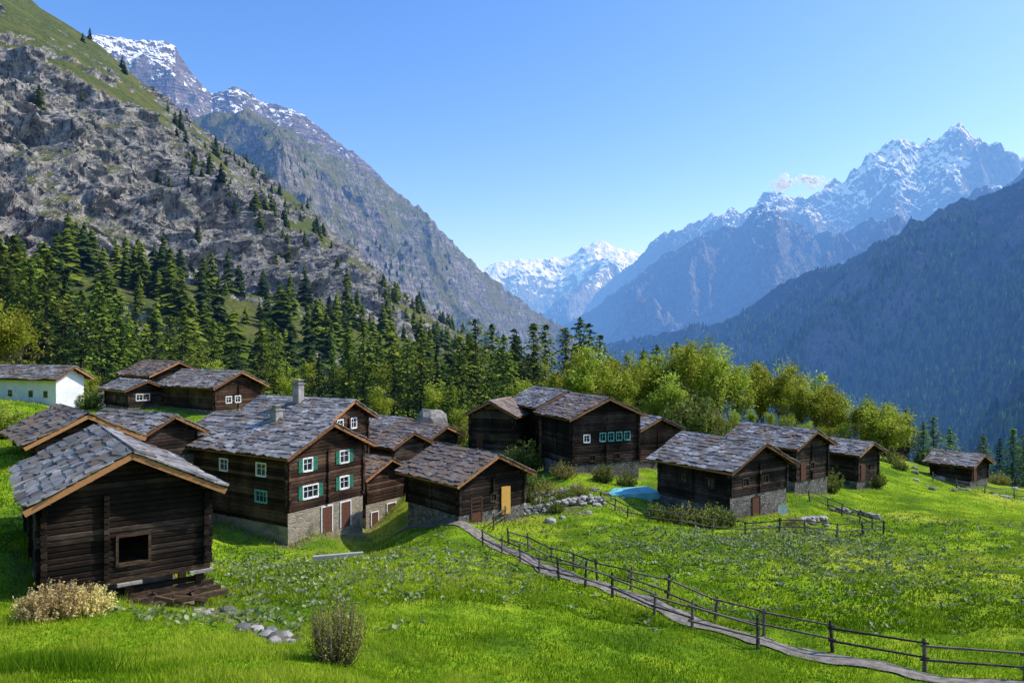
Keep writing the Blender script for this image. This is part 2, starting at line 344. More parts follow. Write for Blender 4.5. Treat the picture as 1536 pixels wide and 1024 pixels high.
# trodden garden ground around the village core and a footworn bank below the barn
gx,gy=from_pixel(830,0,62)[:2];bare=np.maximum(bare,0.9*np.clip(1.5-np.hypot((X-gx)/7,(Y-gy)/5),0,1)*(vn(X/2.5,Y/2.5,0*X,44)*.5+.65))
TRK=[(310,27.5),(345,25),(385,23.2),(430,21.6)]
def trackdist(x,y):
    d=np.full(len(x),1e9)
    for (a0,d0),(a1,d1) in zip(TRK[:-1],TRK[1:]): d=np.minimum(d,seg_d(x,y,(a0-CX)/F0*d0,d0,(a1-CX)/F0*d1,d1))
    return d
bare=np.maximum(bare,np.clip(1.5-trackdist(X,Y)/.55,0,1))
mb=MB();F=gridfaces(len(th),len(rr))[:,::-1];mb.add(np.c_[X,Y,Z],F,0,bare);mb.obj('meadow_ground',[M['ground']],smooth=True)

# ------------------------------------------------------------ path
PP=np.array([from_pixel(a,b,d)[:2] for a,b,d in PATH])
t=np.linspace(0,len(PP)-1,260)
px_=np.interp(t,range(len(PP)),PP[:,0]);py_=np.interp(t,range(len(PP)),PP[:,1])
for _ in range(60):
    px_[1:-1]=(px_[:-2]+px_[2:]+2*px_[1:-1])/4;py_[1:-1]=(py_[:-2]+py_[2:]+2*py_[1:-1])/4
path=np.c_[px_,py_];tan=np.gradient(path,axis=0);tan/=np.linalg.norm(tan,axis=1)[:,None];nrm=np.c_[-tan[:,1],tan[:,0]]
cols=np.linspace(-0.6,0.6,7);wv=1+0.25*vn(t*5,t*0,t*0,3)
pv=(path[:,None,:]+nrm[:,None,:]*cols[None,:,None]*wv[:,None,None])
zz=H(pv[...,0].ravel(),pv[...,1].ravel())+0.06
mb=MB();f=gridfaces(len(path),7);mb.add(np.c_[pv.reshape(-1,2),zz],f,0,0.5);mb.obj('gravel_path',[M['gravel']],smooth=True)
def pathdist(x,y):
    d=np.full(len(x),1e9)
    for i in range(0,len(path)-1,4):
        j=min(i+4,len(path)-1);d=np.minimum(d,seg_d(x,y,path[i,0],path[i,1],path[j,0],path[j,1]))
    return d

# ------------------------------------------------------------ mountains
def mount(name,ridge,dr,foot,nu,nt_,amp,wl,gam,mat,crest=0.3,jag=0.02,seed=0,smooth=False):
    ridge=np.array(ridge,float);u=np.linspace(ridge[0,0],ridge[-1,0],nu)
    ry=np.interp(u,ridge[:,0],ridge[:,1]);dr=np.array(dr,float);RD=np.interp(u,dr[:,0],dr[:,1])
    foot=np.array(foot,float);FD=np.interp(u,foot[:,0],foot[:,1]);FZ=np.interp(u,foot[:,0],foot[:,2])
    RZ=(HY-ry)/F0*RD
    t=np.r_[np.linspace(0,1,nt_),np.linspace(1,1.35,24)[1:]]
    T=np.broadcast_to(t[None,:],(nu,len(t)));Yd=FD[:,None]+(RD-FD)[:,None]*T
    tc=np.minimum(T,1);Zd=FZ[:,None]+(RZ-FZ)[:,None]*(tc**gam)-np.maximum(T-1,0)*(RZ-FZ)[:,None]*1.6
    Xd=(u[:,None]-CX)/F0*Yd
    env=np.clip(T*5,0,1)*(crest+(1-crest)*np.clip((1-T)*4,0,1));env=np.where(T>1,crest,env)
    x=Xd.ravel();y=Yd.ravel();z=Zd.ravel()
    wx=x+wl*0.35*fbm(x/wl,y/wl,0*x,3,seed+50);wy=y+wl*0.35*fbm(x/wl,y/wl,0*x,3,seed+60)
    d=ridged(wx/wl,wy/wl,0*x,7,seed,0.52)-0.55
    Z2=z+amp*d*env.ravel()+ amp*jag*fbm(x/(wl*.06),y/(wl*.06),0*x,4,seed+9)*np.clip(T.ravel()*3,0,1)*3
    mb=MB();mb.add(np.c_[x,y,Z2],gridfaces(nu,len(t))[:,::-1],0,0.5);o=mb.obj(name,[mat],smooth=smooth)
    return np.c_[x,y,Z2].reshape(nu,len(t),3)

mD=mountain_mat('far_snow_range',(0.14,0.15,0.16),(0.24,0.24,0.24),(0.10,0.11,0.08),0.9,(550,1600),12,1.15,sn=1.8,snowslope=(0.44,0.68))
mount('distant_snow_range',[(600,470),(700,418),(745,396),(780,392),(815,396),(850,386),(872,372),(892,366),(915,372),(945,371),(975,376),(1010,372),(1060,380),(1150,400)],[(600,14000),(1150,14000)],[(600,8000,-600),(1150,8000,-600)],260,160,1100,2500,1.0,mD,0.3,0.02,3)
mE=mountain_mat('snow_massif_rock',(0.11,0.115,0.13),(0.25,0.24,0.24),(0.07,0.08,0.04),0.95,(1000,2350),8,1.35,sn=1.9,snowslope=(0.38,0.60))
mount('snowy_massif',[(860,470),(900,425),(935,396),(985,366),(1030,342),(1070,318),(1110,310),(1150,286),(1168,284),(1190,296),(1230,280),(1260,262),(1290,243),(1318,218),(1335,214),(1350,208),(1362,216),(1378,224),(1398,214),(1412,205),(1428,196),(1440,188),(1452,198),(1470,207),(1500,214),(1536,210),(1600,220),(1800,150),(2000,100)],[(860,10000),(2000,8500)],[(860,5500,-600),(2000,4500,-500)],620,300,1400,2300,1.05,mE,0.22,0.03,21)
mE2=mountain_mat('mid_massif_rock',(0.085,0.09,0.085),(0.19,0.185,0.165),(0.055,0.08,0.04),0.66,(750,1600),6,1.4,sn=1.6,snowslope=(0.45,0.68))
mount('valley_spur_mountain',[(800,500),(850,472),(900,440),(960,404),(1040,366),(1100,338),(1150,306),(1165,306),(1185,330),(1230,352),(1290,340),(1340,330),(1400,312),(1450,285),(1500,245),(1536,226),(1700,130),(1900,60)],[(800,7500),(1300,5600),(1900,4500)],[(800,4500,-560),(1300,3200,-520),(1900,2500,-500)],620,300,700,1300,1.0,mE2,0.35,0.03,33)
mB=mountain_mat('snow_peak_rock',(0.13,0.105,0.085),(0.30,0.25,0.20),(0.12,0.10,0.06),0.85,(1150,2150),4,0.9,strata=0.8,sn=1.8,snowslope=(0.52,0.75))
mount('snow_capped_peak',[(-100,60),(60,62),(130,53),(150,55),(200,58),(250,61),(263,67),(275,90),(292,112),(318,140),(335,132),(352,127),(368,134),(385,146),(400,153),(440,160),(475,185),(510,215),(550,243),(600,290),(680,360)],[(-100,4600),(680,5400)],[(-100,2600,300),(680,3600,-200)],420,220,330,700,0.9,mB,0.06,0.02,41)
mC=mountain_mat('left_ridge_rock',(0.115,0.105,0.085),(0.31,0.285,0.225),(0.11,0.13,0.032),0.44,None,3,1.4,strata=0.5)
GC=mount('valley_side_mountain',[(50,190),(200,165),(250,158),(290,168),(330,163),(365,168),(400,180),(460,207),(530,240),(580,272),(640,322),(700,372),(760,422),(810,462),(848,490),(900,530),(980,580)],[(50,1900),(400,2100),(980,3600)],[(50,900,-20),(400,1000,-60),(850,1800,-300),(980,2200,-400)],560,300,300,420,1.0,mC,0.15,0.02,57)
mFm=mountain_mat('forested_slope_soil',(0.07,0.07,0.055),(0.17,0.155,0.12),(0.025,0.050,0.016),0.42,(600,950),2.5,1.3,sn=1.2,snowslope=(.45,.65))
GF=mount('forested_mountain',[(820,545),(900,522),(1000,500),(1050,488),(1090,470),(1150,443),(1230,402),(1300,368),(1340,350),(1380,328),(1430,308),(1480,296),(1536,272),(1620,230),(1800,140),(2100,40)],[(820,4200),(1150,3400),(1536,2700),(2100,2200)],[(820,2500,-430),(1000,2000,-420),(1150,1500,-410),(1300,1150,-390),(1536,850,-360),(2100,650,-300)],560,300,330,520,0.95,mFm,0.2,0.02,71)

# near left mountainside
ac=np.array([ # px, footdepth, py1,d1, py2,d2, py3,d3
 (-500,105,430,165,0,300,-420,640),(-200,110,410,180,55,330,-190,600),(0,118,385,215,88,370,-48,610),(60,120,385,225,98,380,10,615),(100,124,385,235,112,390,34,620),(150,126,388,245,135,400,66,630),(200,130,392,258,160,415,112,645),
 (255,132,400,268,198,430,157,665),(300,135,410,280,232,445,190,680),(345,138,418,290,268,455,226,690),(400,142,432,300,318,462,264,700),(440,146,445,308,350,468,293,700),(480,150,458,315,378,470,325,700),(520,155,470,322,405,468,372,690),
 (560,160,485,328,432,462,404,680),(600,165,498,332,455,455,436,660),(650,170,515,338,485,445,476,630),(700,175,535,343,512,435,503,600),(760,185,562,350,548,430,542,560),(850,205,610,355,612,430,618,540)],float)
u=np.linspace(-500,850,900)
c=[np.interp(u,ac[:,0],ac[:,i]) for i in range(1,8)]
fy=c[0];fx=(u-CX)/F0*fy;fz=H(fx,fy)-4
rows=[np.c_[fx,fy,fz]]
for pyv,dv in ((c[1],c[2]),(c[3],c[4]),(c[5],c[6])): rows.append(np.c_[(u-CX)/F0*dv,dv,(HY-pyv)/F0*dv])
bk=rows[-1].copy();bk[:,1]*=1.35;bk[:,0]*=1.35;bk[:,2]-=60;rows.append(bk)
rows=np.array(rows)
ts=np.r_[np.linspace(0,1,110)[:-1],np.linspace(1,2,230)[:-1],np.linspace(2,3,120)[:-1],np.linspace(3,4,14)]
ti=np.clip(np.floor(ts).astype(int),0,3);tf=ts-ti
GA=(rows[ti]*(1-tf)[:,None,None]+rows[ti+1]*tf[:,None,None]).transpose(1,0,2)
for _ in range(10): GA[:,1:-1]=(GA[:,:-2]+GA[:,2:]+2*GA[:,1:-1])/4
du=np.gradient(GA,axis=0);dv=np.gradient(GA,axis=1);nn=np.cross(du,dv);nn/=np.linalg.norm(nn,axis=2)[...,None]+1e-9
nn*=np.sign(nn[...,2:3]+1e-9)
x,y,z=[GA[...,i].ravel() for i in range(3)];T=np.broadcast_to(ts[None,:],GA.shape[:2]).ravel()
shift=0.35*fbm(x/70,y/70,z/70,4,91)
tt=T+shift
sm=lambda a,b,v:(lambda k:k*k*(3-2*k))(np.clip((v-a)/(b-a),0,1))
wt=sm(0.75,1.0,tt)*(1-sm(2.0,2.18,tt))*(0.5+0.5*sm(-0.3,0.0,fbm(x/38,y/38,z/38,4,96)))
wt=np.maximum(wt,0.6*sm(0.10,0.3,fbm(x/45,y/45,z/45,4,95))*(T>0.3)*(T<2.9))
# broken buttresses and gullies, blocky ledges
wxx=x+8*fbm(x/25,y/25,z/25,3,97);wyy=y+8*fbm(x/25,y/25,z/25,3,98)
crag=ridged(wxx/46,wyy/46,z/150,5,101,0.55)-0.5
fold=ridged(wxx/15,wyy/15,z/75,4,121,0.55)-0.5
bl=(z+10*fbm(x/40,y/40,z/60,4,111))/17.;blk=bl-np.floor(bl);blk=np.clip(blk*3,0,1)-blk
cell=vn(np.floor(wxx/6.5),np.floor(wyy/6.5),np.floor(z/14.),133)
disp=wt*(44*crag+24*fold+9*blk+3.2*cell) + (1-wt)*(4.0*fbm(x/30,y/30,z/30,5,131))+wt*3.2*fbm(x/4,y/4,z/6,4,141)
disp*=np.clip(T*4,0,1)*np.where(T>2.85,0.35,1)
nh=nn.reshape(-1,3).copy();nh[:,2]*=0.25
VA=np.c_[x,y,z]+nh*disp[:,None]
mA=mountain_mat('cliff_rock',(0.105,0.10,0.088),(0.38,0.35,0.30),(0.095,0.12,0.028),0.49,None,0.7,1.0,useattr=True,bs=1.0,crack=0.2)
mb=MB();mb.add(VA,gridfaces(len(u),len(ts)),0,wt);mb.obj('rocky_mountainside',[mA])
GAv=VA.reshape(len(u),len(ts),3);WT=wt.reshape(len(u),len(ts))

# ------------------------------------------------------------ trees
def conifer(seed,h=18.,Rm=3.6,wh=32,nb=8,ns=9,sz=0.46,bare=0.06,dead=0.0):
    g=np.random.default_rng(seed);mb=MB()
    tube(mb,[(0,0,-1),(0.1,0,h*.35),(0,0.05,h*.7),(0,0,h*0.985)],[h*.014,h*.011,h*.006,0.02],6,1,0.5)
    C=[];D=[];Vv=[]
    for i in range(wh):
        t=bare+(1-bare)*((i+g.random()*0.6)/wh)**0.95
        L0=Rm*((1-t)**0.68)*(0.7+0.5*g.random())+0.15
        if t<0.2:L0*=0.75+t
        for b in range(nb):
            if g.random()<0.14+dead: continue
            an=g.random()*6.283;L=L0*(0.5+0.7*g.random());k=max(3,int(ns*L/Rm+2))
            s=np.linspace(0.12,1,k)+g.normal(0,0.03,k)
            dz=-0.25*s*L-0.10*(s*L)**1.5*0.35+0.18*np.maximum(s-0.6,0)*L
            r=s*L;wd=0.22*L*(1-s*0.7)
            off=g.normal(0,1,(k,))*wd
            P=np.c_[np.cos(an)*r-np.sin(an)*off,np.sin(an)*r+np.cos(an)*off,h*t+dz+g.normal(0,0.15,k)]
            C.append(P);D.append(np.tile([math.cos(an),math.sin(an),-0.35],(k,1)));cl=g.normal(0,0.15)
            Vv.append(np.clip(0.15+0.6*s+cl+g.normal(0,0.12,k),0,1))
    C=np.concatenate(C);D=np.concatenate(D);Vv=np.concatenate(Vv);m=len(C)
    D=D+g.normal(0,0.35,(m,3));D/=np.linalg.norm(D,axis=1)[:,None]
    S=np.cross(D,np.c_[g.normal(0,.45,m),g.normal(0,.45,m),np.ones(m)]);S/=np.linalg.norm(S,axis=1)[:,None]
    ln=sz*(0.7+0.7*g.random(m))[:,None];wd=ln*0.45
    V=np.stack([C-D*ln*0.5,C+S*wd-D*0.1*ln,C+D*ln*0.8,C-S*wd+D*0.1*ln],1).reshape(-1,3)
    mb.add(V,np.arange(m*4).reshape(-1,4),0,np.repeat(Vv,4));return mb
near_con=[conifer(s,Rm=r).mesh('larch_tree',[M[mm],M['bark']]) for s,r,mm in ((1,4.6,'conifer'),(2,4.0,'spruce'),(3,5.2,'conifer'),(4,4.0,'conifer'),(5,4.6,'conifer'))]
def lowcon(seed,wh=14,nb=8):
    g=np.random.default_rng(seed);V=[];A=[]
    for i in range(wh):
        t=0.05+0.93*i/wh
        L0=0.24*(1-t)**0.7+0.015
        for b in range(nb):
            an=g.random()*6.283;L=L0*(0.55+0.7*g.random());w=0.085*(1-t)+0.022
            c,s=math.cos(an),math.sin(an);z=t+g.normal(0,0.02)
            V+= [(0-s*w*.3,c*w*.3,z+0.04),(c*L*.6+s*w,s*L*.6-c*w,z-L*.20),(c*L,s*L,z-L*.38),(c*L*.6-s*w,s*L*.6+c*w,z-L*.10)]
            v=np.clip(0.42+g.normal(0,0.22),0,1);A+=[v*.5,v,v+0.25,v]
    V+= [(-.008,0,0),(.008,0,0),(0,0.004,1.0),(0,-0.004,1.0)];A+=[.2]*4
    return np.array(V),np.array(A)
LC=[lowcon(s) for s in range(20,26)]
def tiny(seed):
    g=np.random.default_rng(seed);V=[];F=[];A=[]
    for zb,zt,r in ((0.05,0.6,0.2),(0.35,1.0,0.13)):
        o=len(V);k=5
        for j in range(k):
            a=6.283*j/k+g.random();rr_=r*(0.7+0.6*g.random());V.append((math.cos(a)*rr_,math.sin(a)*rr_,zb+g.normal(0,.04)));A.append(0.45+0.3*g.random())
        V.append((0,0,zt));A.append(0.8)
        for j in range(k): F.append((o+j,o+(j+1)%k,o+k))
    return np.array(V),np.array(A),np.array(F)
TC=[tiny(s) for s in range(5)]
def stamp(mb,base,P,hh,g,wide=1.0,mat=0,vj=0.15):
    n_=len(P)
    if n_==0:return
    V,A=base[0],base[1];F=base[2] if len(base)>2 else np.arange(len(V)).reshape(-1,4)
    an=g.random(n_)*6.283;c=np.cos(an)[:,None];s=np.sin(an)[:,None];w=(hh*wide*(0.8+0.45*g.random(n_)))[:,None]
    x=P[:,0:1]+(V[None,:,0]*c-V[None,:,1]*s)*w;y=P[:,1:2]+(V[None,:,0]*s+V[None,:,1]*c)*w;z=P[:,2:3]+V[None,:,2]*hh[:,None]-0.02*hh[:,None]
    a=np.clip(A[None]+g.normal(0,vj,(n_,1)),0,1)
    FF=(F[None]+ (np.arange(n_)*len(V))[:,None,None]).reshape(-1,F.shape[1])
    mb.add(np.stack([x,y,z],-1).reshape(-1,3),FF,mat,a.ravel())

# forest on the left mountainside
g=np.random.default_rng(11);mb=MB();NF=14000
iu=g.integers(0,len(u),NF);it=g.integers(2,450,NF)
tv=ts[it];pxv=u[iu]
dens=np.clip(fbm(GAv[iu,it,0]/45,GAv[iu,it,1]/45,GAv[iu,it,2]/45,3,77)*1.3+0.5,0,1)
pr=np.where(tv<1.05,0.15*np.clip(1.2-tv*0.75,0,1)*(0.2+1.3*dens),0)
pr=np.where((tv>=1.05)&(tv<2.15),0.022*(dens>0.5)*(1-0.6*WT[iu,it]),pr)
pr=np.where((tv>=1.5)&(pxv>250),0.11*(dens>0.42)+0.015,pr)
pr=np.where((tv>=2.0)&(pxv<=250),0.008*(dens>0.6),pr)
keep=g.random(NF)<pr*1.2
P=GAv[iu[keep],it[keep]];hh=(5+11*g.random(len(P)))*np.where(ts[it[keep]]>1.2,0.75,1.0)
mi_=(g.random(len(P))<0.3).astype(int)
for i,b in enumerate(LC):
    for q in (0,1): s=(np.arange(len(P))%len(LC)==i)&(mi_==q);stamp(mb,b,P[s],hh[s],g,1.3,q)
n_=700;pxr=g.uniform(-150,980,n_);dd=g.uniform(125,300,n_)
X=(pxr-CX)/F0*dd;Y=dd;ok=(g.random(n_)<np.where(pxr>560,0.75,0.35))&((pxr<840)|(dd<200));X,Y=X[ok],Y[ok]
P=np.c_[X,Y,H(X,Y)];hh=7+9*g.random(len(P))
fd=np.interp(pxr[ok],u,fy);s0=dd[ok]<fd+8;kk=s0|(pxr[ok]>640)
P=P[kk];hh=hh[kk];mi_=(g.random(len(P))<0.3).astype(int)
for i,b in enumerate(LC):
    for q in (0,1): s=(np.arange(len(P))%len(LC)==i)&(mi_==q);stamp(mb,b,P[s],hh[s],g,1.35,q)
mb.obj('mountainside_larch_forest',[M['conifer'],M['spruce']])

# conifers on valley_side_mountain lower slopes
mb=MB();iu=g.integers(0,GC.shape[0],9000);it=g.integers(3,250,9000);k=vn(iu/25.,it/25.,0*iu,5)
ok=g.random(9000)<np.clip(0.7-it/280.+0.45*k,0,1);P=GC[iu[ok],it[ok]];hh=12+10*g.random(len(P))
for i,b in enumerate(TC): s=np.arange(len(P))%5==i;stamp(mb,b,P[s],hh[s],g,1.2)
mb.obj('valley_side_forest',[M['farconifer']])
# dense forest of right mountain
mb=MB();nF=60000;iu=g.integers(0,GF.shape[0]-1,nF);it=g.integers(0,292,nF);fu=g.random(nF)[:,None];ft=g.random(nF)[:,None]
k=fbm(iu/30.,it/22.,0.*iu,3,15)
ok=g.random(nF)<np.clip(1.25-np.maximum(it-205,0)/60.+1.2*k,0.0,1)
iu=iu[ok];it=it[ok];fu=fu[ok];ft=ft[ok]
P=GF[iu,it]*(1-fu)*(1-ft)+GF[iu+1,it]*fu*(1-ft)+GF[iu,it+1]*(1-fu)*ft+GF[iu+1,it+1]*fu*ft
hh=14+16*g.random(len(P))
for i,b in enumerate(TC): s=np.arange(len(P))%5==i;stamp(mb,b,P[s],hh[s],g,1.25,vj=0.34)
mb.obj('distant_spruce_forest',[M['farconifer']])

def place(me,name,x,y,z,s,rot,sx=1.0):
    o=bpy.data.objects.new(name,me);bpy.context.scene.collection.objects.link(o)
    o.location=(x,y,z);o.scale=(s*sx,s*sx,s);o.rotation_euler=(0,0,rot);return o
CT=[(590,640,112,520),(612,640,118,505),(632,640,112,495),(655,640,120,515),(690,650,108,500),(713,650,112,476),(738,645,116,483),(755,648,106,500),(772,640,122,490),(800,640,125,482),(818,635,130,484),(848,630,135,488),(870,630,140,474),(884,630,142,482),
 (545,630,118,484),(522,630,120,497),(565,632,124,510),(500,625,122,520),(478,625,118,528),(455,620,120,535),(430,615,118,545),(410,612,125,480),(392,610,120,495),(355,605,130,500),(318,605,118,478),(296,600,122,500),(275,600,114,462),(255,598,118,470),(232,600,108,468),
 (205,595,120,455),(180,590,112,440),(150,590,110,420),(122,590,114,432),(98,588,118,400),(70,585,110,370),(45,580,112,385),(20,580,118,350),(0,580,112,362),(-25,580,108,350),(675,640,100,560),(900,630,150,500),(940,630,140,530),(985,625,150,515),
 (1360,690,118,612),(1385,700,112,630),(1400,705,116,622),(1425,700,125,640),(1475,720,112,650),(1500,722,110,655),(1520,728,106,640),(1536,728,108,650),(1555,730,104,630),(1015,625,160,512)]
for i,(px,pb,d,pt) in enumerate(CT):
    x=(px-CX)/F0*d;z=h1(x,d);top=(HY-pt)/F0*d;hgt=max(top-z,4)
    place(near_con[(i*7)%5],'larch_tree',x,d,z-0.2,hgt/18.,i*2.1,1.3 if hgt>12 else 1.3)

def leafcl(mb,C,sz,g,vv,mat=0,flat=0.5):
    m=len(C);D=g.normal(0,1,(m,3));D/=np.linalg.norm(D,axis=1)[:,None];S=np.cross(D,g.normal(0,1,(m,3)));S/=np.linalg.norm(S,axis=1)[:,None]
    ln=(sz*(0.6+0.8*g.random(m)))[:,None]
    V=np.stack([C-D*ln,C+S*ln*flat,C+D*ln,C-S*ln*flat],1).reshape(-1,3);mb.add(V,np.arange(m*4).reshape(-1,4),mat,np.repeat(vv,4))
def decid(seed,h=11.,ncl=120,nl=38,sz=0.16):
    g=np.random.default_rng(seed);mb=MB();tips=[]
    def grow(p,d,L,r,lv):
        q=p+d*L;m_=(p+q)/2+g.normal(0,L*.05,3);tube(mb,[p,m_,q],[r,r*.8,r*.6],5,1)
        if lv<=2: tips.append(m_)
        if lv==0: tips.append(q);return
        for _ in range(3 if lv>1 else 4):
            nd=d+g.normal(0,0.42,3);nd[2]=abs(nd[2])*0.9+0.35;nd/=np.linalg.norm(nd);grow(q if g.random()<0.5 else m_,nd,L*(0.6+0.25*g.random()),r*.55,lv-1)
    for s in range(int(g.integers(2,5))):
        d=np.array([g.normal(0,.16),g.normal(0,.16),1.]);d/=np.linalg.norm(d);grow(np.array([g.normal(0,.4),g.normal(0,.4),-.3]),d,h*.26,h*.010,3)
    tips=np.array(tips);mx=tips[:,2].max();tips*=np.array([1,1,h*0.95/mx]);sel=tips[g.integers(0,len(tips),ncl)]
    C=[];V=[]
    for t_ in sel:
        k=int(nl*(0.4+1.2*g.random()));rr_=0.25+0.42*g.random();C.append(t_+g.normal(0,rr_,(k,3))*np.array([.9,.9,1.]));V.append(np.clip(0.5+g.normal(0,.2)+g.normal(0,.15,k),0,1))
    leafcl(mb,np.concatenate(C),sz,g,np.concatenate(V),0,0.6);return mb
DE=[decid(s).mesh('birch_tree',[M['decid'],M['bark']]) for s in (31,32,33,34,35,36)]
DT=[(845,630,118,535),(865,625,112,528),(885,625,110,518),(905,625,116,530),(925,622,108,540),(950,625,112,520),(970,622,120,515),(990,622,112,532),(1012,640,100,560),(1030,628,108,508),(1050,628,112,500),(1068,628,108,508),(1082,630,116,525),
 (1105,640,112,548),(1128,640,116,545),(1150,645,118,540),(1172,645,116,550),(1200,650,112,562),(1222,655,110,562),(1245,660,112,575),(1265,660,116,590),(1285,665,110,600),(1318,672,108,590),(1335,672,104,600),(1140,640,130,535),(1190,645,130,548),(1230,650,130,560),
 (800,640,100,595),(1345,672,114,615),(1300,668,118,605),(10,600,118,470),(35,600,116,480),(140,620,96,560),(120,612,98,550),(215,600,104,565),(-8,700,50,585),(690,640,98,600),(60,600,122,500),(330,610,108,540),(440,615,108,560),(15,600,100,450),(-20,600,98,440),(655,630,104,560),(780,640,104,570),(560,640,104,580)]
for px in range(832,1345,27): DT.append((px,0,104+(px%5),582+(px-832)*0.10+(px%7)*2))
for px in range(30,560,48): DT.append((px,0,126,535+(px%9)*3))
for i,(px,pb,d,pt) in enumerate(DT):
    x=(px-CX)/F0*d;z=h1(x,d);hgt=max((HY-pt)/F0*d-z,3)
    place(DE[(i*5)%6],'birch_tree',x,d,z-0.1,hgt/11.,i*1.7,1.4 if hgt<9 else 1.1)
def shrub(seed,h=1.4,r=1.0,n=120,mat='bushleaf',leaf=0.05,nl=24,up=1.0):
    g=np.random.default_rng(seed);mb=MB();C=[];V=[]
    for i in range(n):
        a=g.random()*6.283;rr_=r*math.sqrt(g.random());hh_=h*(1-0.45*(rr_/r)**2)*(0.4+0.75*g.random())
        p0=np.array([math.cos(a)*rr_*0.35,math.sin(a)*rr_*0.35,-.1]);p1=np.array([math.cos(a)*rr_,math.sin(a)*rr_,hh_]);pm=(p0+p1)/2+np.array([math.cos(a),math.sin(a),0])*0.08*r
        tube(mb,[p0,pm,p1],[h*.008,h*.006,h*.003],3,1)
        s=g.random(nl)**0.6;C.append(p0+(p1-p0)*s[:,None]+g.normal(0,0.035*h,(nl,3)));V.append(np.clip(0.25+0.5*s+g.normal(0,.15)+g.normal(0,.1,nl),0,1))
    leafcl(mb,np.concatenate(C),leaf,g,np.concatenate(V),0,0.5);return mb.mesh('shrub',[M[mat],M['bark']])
SH=[shrub(61,leaf=.07),shrub(62,1.2,1.1,leaf=.07),shrub(65,1.3,1.2,90,'olive',.06,20)]
SHY=shrub(63,1.25,1.2,200,'dry',0.05,34);SHO=shrub(64,1.9,0.8,170,'olive',0.032,30)
def pl(me,name,px,d,s,sx=1.):
    x=(px-CX)/F0*d;return place(me,name,x,d,h1(x,d)-0.05,s,px*1.3,sx)
pl(SHY,'dry_shrub',80,22.8,.9);pl(SHO,'broom_shrub',505,19.3,1.0)
pl(SHY,'dry_shrub',128,23.4,0.75);pl(SHY,'dry_shrub',55,23.6,0.6)
for i,(px,d,s) in enumerate([(1040,96,4.2),(1022,98,3.6),(1060,98,3.4),(1245,77,1.6),(1310,82,1.4),(845,70,1.3),(905,70,1.2),(800,66,1.3),(820,64,1.1),(785,78,2.4),(1075,57.2,1.5),(1030,58,1.3),(940,70,1.1),(555,95,2.2),(470,92,2.6),(430,96,2.4),(740,92,2.),(690,90,2.2),
    (130,88,2.0),(225,96,2.5),(835,90,2.2),(1090,92,2.2),(1130,90,1.8),(980,88,1.8),(1390,112,2.),(1440,118,2.2),(1340,100,1.5),(15,54,1.6),(1008,57,1.2),(1500,100,1.3),(1175,100,2),(1210,100,2),(880,100,2.5),(930,98,2.4),(760,72,1.2),(640,100,2),(810,59,.9),(850,61,1.),(870,64,.9),(790,62,.9),(835,58,.7),(1055,57,1.2),(985,60,.9),(1350,95,1.),(1190,56.5,.7)]):
    pl(SH[i%3],'shrub',px,d,s)

# ------------------------------------------------------------ houses
def P_face(h,f):
    w,L=h['w'],h['L']
    return {'g':lambda u,o,z:(u,-o,z),'s':lambda u,o,z:(-o,u,z),'r':lambda u,o,z:(w+o,u,z),'b':lambda u,o,z:(u,L+o,z)}[f]
def boxf(mb,PF,u0,u1,o0,o1,z0,z1,mat=0,v=0.5):
    c=np.array([PF(u0,o0,z0),PF(u0,o1,z0),PF(u1,o1,z0),PF(u1,o0,z0),PF(u0,o0,z1),PF(u0,o1,z1),PF(u1,o1,z1),PF(u1,o0,z1)]);mb.add(c,BF,mat,v)
def logpiece(mb,PF,u0,u1,z,hl,t,v,off=0.):
    pr=[(t*.32,0.0),(t*.5,.2*hl),(t*.5,.8*hl),(t*.32,hl*.995),(-t*.32,hl*.995),(-t*.5,.8*hl),(-t*.5,.2*hl),(-t*.32,0.0)]
    V=[PF(u0,o+off,z+zz) for o,zz in pr]+[PF(u1,o+off,z+zz) for o,zz in pr]
    mb.add(V,[[i,(i+1)%8,8+(i+1)%8,8+i] for i in range(8)],0,v)
    k=mb.n-16
    mb.F.append((np.array([[k+i for i in range(8)]]),0));mb.F.append((np.array([[k+15-i for i in range(8)]]),0))
